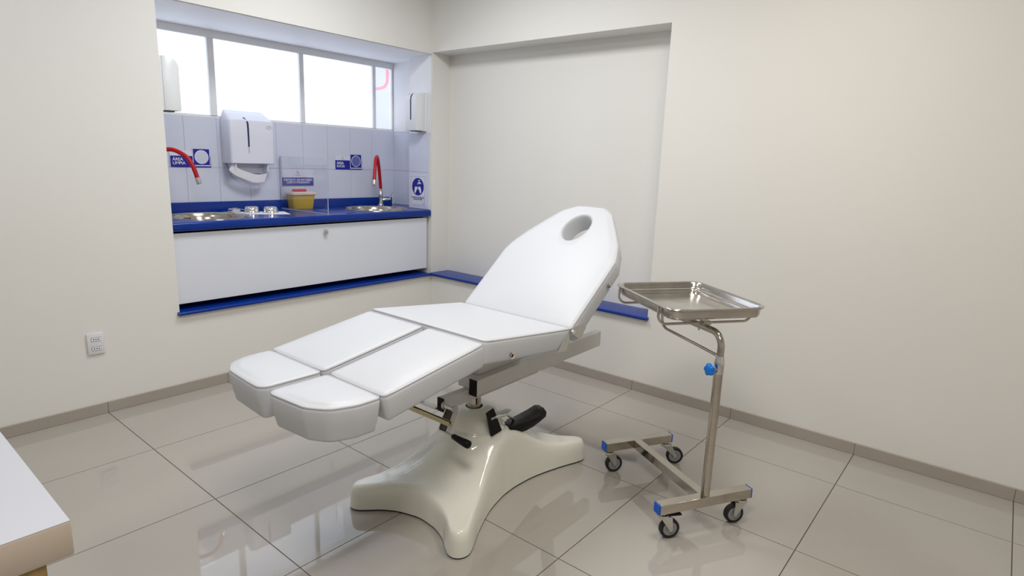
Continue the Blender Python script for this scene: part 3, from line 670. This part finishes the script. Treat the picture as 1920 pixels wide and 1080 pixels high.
# moulded pedestal base
q = [(.362, 0), (.367, .04), (.380, .095), (.408, .150), (.442, .192), (.464, .222), (.468, .250), (.454, .272), (.426, .282), (.388, .272), (.300, .232), (.170, .186), (.060, .166), (0, .163)]
full = q + [(-x, y) for x, y in q[-2::-1]]; full = full + [(x, -y) for x, y in full[-2:0:-1]]
ol = [Vector((p.x, p.y)) for p in smooth_path([(x, y, 0) for x, y in full], 6, True)]
phi = radians(6); bc = Vector((-1.42, CY))
rot = lambda p: Vector((p.x*cos(phi)-p.y*sin(phi), p.x*sin(phi)+p.y*cos(phi)))
coll = [(.034, .334), (.036, .344), (.055, .345), (.080, .340), (.098, .328), (.110, .305), (.116, .280), (.119, .272), (.127, .268), (.130, .258)]
cofs = Vector((-1.45, CY))-bc; cofs = Vector((cofs.x*cos(-phi)-cofs.y*sin(-phi), cofs.x*sin(-phi)+cofs.y*cos(-phi)))
rings = []
for r_, z_ in coll:
    rings.append([Vector((*(bc+rot(cofs+(p-cofs*.0).normalized()*r_)), z_)) for p in ol])
def zramp(r):
    T = [(.125, .258), (.16, .232), (.20, .200), (.25, .163), (.30, .134), (.36, .113), (.42, .102), (.56, .093)]
    for (a0, b0), (a1, b1) in zip(T, T[1:]):
        if r <= a1: return b0+(b1-b0)*max(0, (r-a0))/(a1-a0)
    return T[-1][1]
def edge_dist(p):
    best = 9
    for k in range(len(ol)):
        a_, b_ = ol[k], ol[(k+1) % len(ol)]; ab_ = b_-a_; u_ = max(0, min(1, (p-a_).dot(ab_)/ab_.length_squared)); best = min(best, (a_+ab_*u_-p).length)
    return best
for t_ in [.04, .1, .17, .24, .31, .38, .45, .52, .59, .66, .72, .78, .83, .87, .905, .93, .95, .965, .977, .987, .994, 1]:
    ring = []
    for p in ol:
        c_ = (cofs+p.normalized()*.130).lerp(p, t_); z_ = zramp(c_.length)
        if t_ == 1: z_ = .006
        else:
            d_ = min(1, edge_dist(c_)/.027); z_ = .006+(z_-.006)*(1-(1-d_)**2.8)**(1/2.8)
        ring.append(Vector((*(bc+rot(c_)), z_)))
    rings.append(ring)
bm = B(); loft(bm, rings, cap0=False, cap1=True)
pb = link('pedestal_base', bm, 'gloss', ch, 60)
bm = B(); loft(bm, [[Vector((*(bc+rot(p*.996)), z_)) for p in ol] for z_ in (.0002, .0065)]); link('rubber_rim', bm, 'rubber', pb)
link('socket_bore', lathe(B(), [(.0355, .300), (.0355, .3415)], (-1.45, CY, 0), n=28), 'rubber', pb)

# ------------------------------------------------------------------ instrument trolley
OM = Vector((-1.107, -2.686, 0))
tr = thing('instrument_stand', 'stainless instrument stand on four casters, right of the chair', 'stand', OM)
a60 = radians(60); U = Vector((cos(a60), sin(a60), 0)); V = Vector((sin(a60), -cos(a60), 0)); Zv = Vector((0, 0, 1))
Wm = lambda u, v, z: OM+U*u+V*v+Zv*z
def mbox(bm, u0, u1, v0, v1, z0, z1): return box(bm, u0, u1, v0, v1, z0, z1, lambda c: Wm(c.x, c.y, c.z))
def bar(name, u, v0, v1):
    o = link(name, mbox(B(), u-.019, u+.019, v0, v1, .103, .141), 'steel', tr, bevel=.0015)
    for v, s in ((v0, -1), (v1, 1)):
        bm = B(); pts = [(u-.0195, .1025), (u+.0195, .1025), (u+.0195, .1415), (u-.0195, .1415)]
        prism(bm, [Wm(p, v, z) for p, z in pts], V*s*.005); link('end_cap', bm, 'capblue', o, bevel=.0045)
bar('front_bar', .0, -.203, .200); bar('rear_bar', .487, -.152, .182)
link('centre_bar', mbox(B(), .0195, .4675, -.016, .019, .1035, .1405), 'steel', tr, bevel=.0015)
def caster(cu, cv, wu, wv):
    """swivel plate at (cu, cv), wheel touching the floor at (wu, wv)"""
    P0 = Wm(cu, cv, 0); Wc = Wm(wu, wv, 0); d = (Wc-P0); d.z = 0; d.normalize(); ax = Vector((-d.y, d.x, 0)); R_ = .0375
    hub = Wc+Zv*R_
    bm = B(); lathe(bm, [(.010, .1025), (.012, .097), (.021, .096), (.023, .090), (.019, .086), (.0, .086)], P0, n=20, cap1=False)
    for s in (-1, 1):
        o_ = ax*s*.0145; e = ax*s*.002
        pts = [P0-d*.014+Zv*.088, P0+d*.030+Zv*.088, hub+d*.0085+Zv*.002, hub+d*.004-Zv*.008, hub-d*.004-Zv*.008, hub-d*.0085+Zv*.002]
        prism(bm, [p+o_-e for p in pts], e*2)
    box_top = [P0-d*.018+ax*.0155, P0+d*.024+ax*.0155, P0+d*.024-ax*.0155, P0-d*.018-ax*.0155]
    prism(bm, [p+Zv*.084 for p in box_top], Zv*.005)
    cs = link('caster', bm, 'zinc', tr, 30)
    bm = B(); prof = [(.027, -.009), (.033, -.011), (.0371, -.009), (.0375, 0), (.0371, .009), (.033, .011), (.027, .009)]
    lathe(bm, prof, hub, ax, 28, cap0=False, cap1=False)
    bm2 = bm; 
    link('tyre', bm2, 'rubber', cs, 40)
    bm = B(); lathe(bm, [(.0, -.0075), (.016, -.0075), (.018, -.0095), (.0275, -.0085), (.0275, .0085), (.018, .0095), (.016, .0075), (.0, .0075)], hub, ax, 28, cap0=False, cap1=False); link('wheel_hub', bm, 'tread', cs, 40)
    bm = B(); tube(bm, [hub-ax*.0195, hub+ax*.0195], .0045, 10); link('axle', bm, 'zinc', cs, 40)
    return cs, P0, d, ax
c1 = caster(.000, -.178, -.004, -.150); caster(.0, .172, .004, .146); caster(.487, -.130, .484, -.103); caster(.487, .160, .470, .205)
cs1, P1, d1, ax1 = c1
bm = B(); hexa(bm, [P1+d1*a+ax1*b+Zv*z for z, dz in ((.0905, 0), (.0965, 0)) for a, b in ((.012, -.013), (.068, -.013), (.068, .013), (.012, .013))]); link('brake_tab', bm, 'black', cs1, bevel=.001)
# pole and arm
link('pole', tube(B(), [Wm(0, 0, .1412), Wm(0, 0, .655)], .0165, 20), 'steel', tr, 40)
link('pole_collar', tube(B(), [Wm(0, 0, .615), Wm(0, 0, .650), Wm(0, 0, .662), Wm(0, 0, .680)], [.0182, .0182, .0172, .0150], 20), 'chrome', tr, 40)
arm = [Wm(0, 0, .64), Wm(0, 0, .708)] + [Wm(.050*(1-cos(t)), 0, .708+.050*sin(t)) for t in [pi/2*k/8 for k in range(1, 9)]] + [Wm(.12, 0, .758), Wm(.41, 0, .758)]
am = link('support_arm', tube(B(), arm, .0125, 18), 'steel', tr, 50)
# straight rising brace
br_ = [Wm(.012, 0, .676)] + smooth_path([Wm(.10, 0, .680), Wm(.30, 0, .687), Wm(.335, 0, .690), Wm(.355, 0, .702), Wm(.362, 0, .722), Wm(.364, 0, .754)], 4)
link('brace', tube(B(), br_, .0058, 12), 'steel', tr, 50)
kb = B(); n = 40
def star(r0, h): return [Wm(0, 0, .632)+U*h*.0+(-V)*h+(Vector((U.x, U.y, 0))*cos(2*pi*k/n)+Zv*sin(2*pi*k/n))*(r0*(1+.13*cos(5*2*pi*k/n))) for k in range(n)]
loft(kb, [star(.009, .030), star(.018, .032), star(.0205, .037), star(.0205, .046), star(.017, .050), star(.006, .051)])
kn = link('clamp_knob', kb, 'knobblue', tr, 50)
link('knob_screw', tube(B(), [Wm(0, -.012, .632), Wm(0, -.031, .632)], .0052, 12), 'chrome', kn, 40)
bm = B(); tube(bm, [Wm(0, -.0165, .632), Wm(0, -.021, .632)], .0095, 6); link('knob_nut', bm, 'chrome', kn, 30)
# tray frame rods
at = radians(54.5); U2 = Vector((cos(at), sin(at), 0)); V2 = Vector((sin(at), -cos(at), 0))
Wt = lambda u, v, z: OM+U2*u+V2*v+Zv*z
TU0, TU1, TV0, TV1, TZ = .004, .480, -.205, .188, .850
for u in (.098, .428):
    rv0, rv1, zb_, rr_ = TV0+.0035, TV1-.0035, .775, .036
    pth = [Wt(u, rv0, .8385), Wt(u, rv0, zb_+rr_+.004)] + [Wt(u, rv0+rr_*(1-cos(t)), zb_+rr_-rr_*sin(t)) for t in [pi/2*k/7 for k in range(8)]] + [Wt(u, 0, zb_)] + [Wt(u, rv1-rr_+rr_*sin(t), zb_+rr_-rr_*cos(t)) for t in [pi/2*k/7 for k in range(8)]] + [Wt(u, rv1, .8385)]
    link('tray_rod', tube(B(), pth, .0048, 10), 'steel', tr, 50)
bm = B(); mbox(bm, .082, .112, -.016, .016, .7690, .784); link('rod_clamp', bm, 'steel', tr, bevel=.002)
bm = B(); tube(bm, [Wm(.13, 0, .756), Wm(.13, 0, .738)], .0035, 10); tube(bm, [Wm(.13, 0, .753), Wm(.13, 0, .747)], .0065, 6); link('clamp_screw', bm, 'zinc', tr, 30)
# the tray itself rests in the rods
def tring(i, z, rad): return [Wt(p.x, p.y, z) for p in round_poly([(TU0+i, TV0+i), (TU1-i, TV0+i), (TU1-i, TV1-i), (TU0+i, TV1-i)], rad, 7, per=6)]
ty = thing('instrument_tray', 'shallow stainless steel tray resting on the wheeled stand', 'tray', OM+Zv*.8055)
bm = B()
loft(bm, [tring(i, z, r_) for i, z, r_ in ((.030, .8055, .03), (.018, .8085, .035), (.013, .817, .04), (.011, .838, .042), (.003, .8405, .048), (0, .8445, .05), (.001, .849, .05), (.004, .8505, .047), (.008, .849, .044), (.012, .843, .042), (.0155, .830, .038), (.017, .827, .036), (.030, .8255, .030), (.033, .823, .028), (.036, .812, .024), (.043, .809, .02), (.10, .8078, .02))])
link('pan', bm, 'tray', ty, 50)
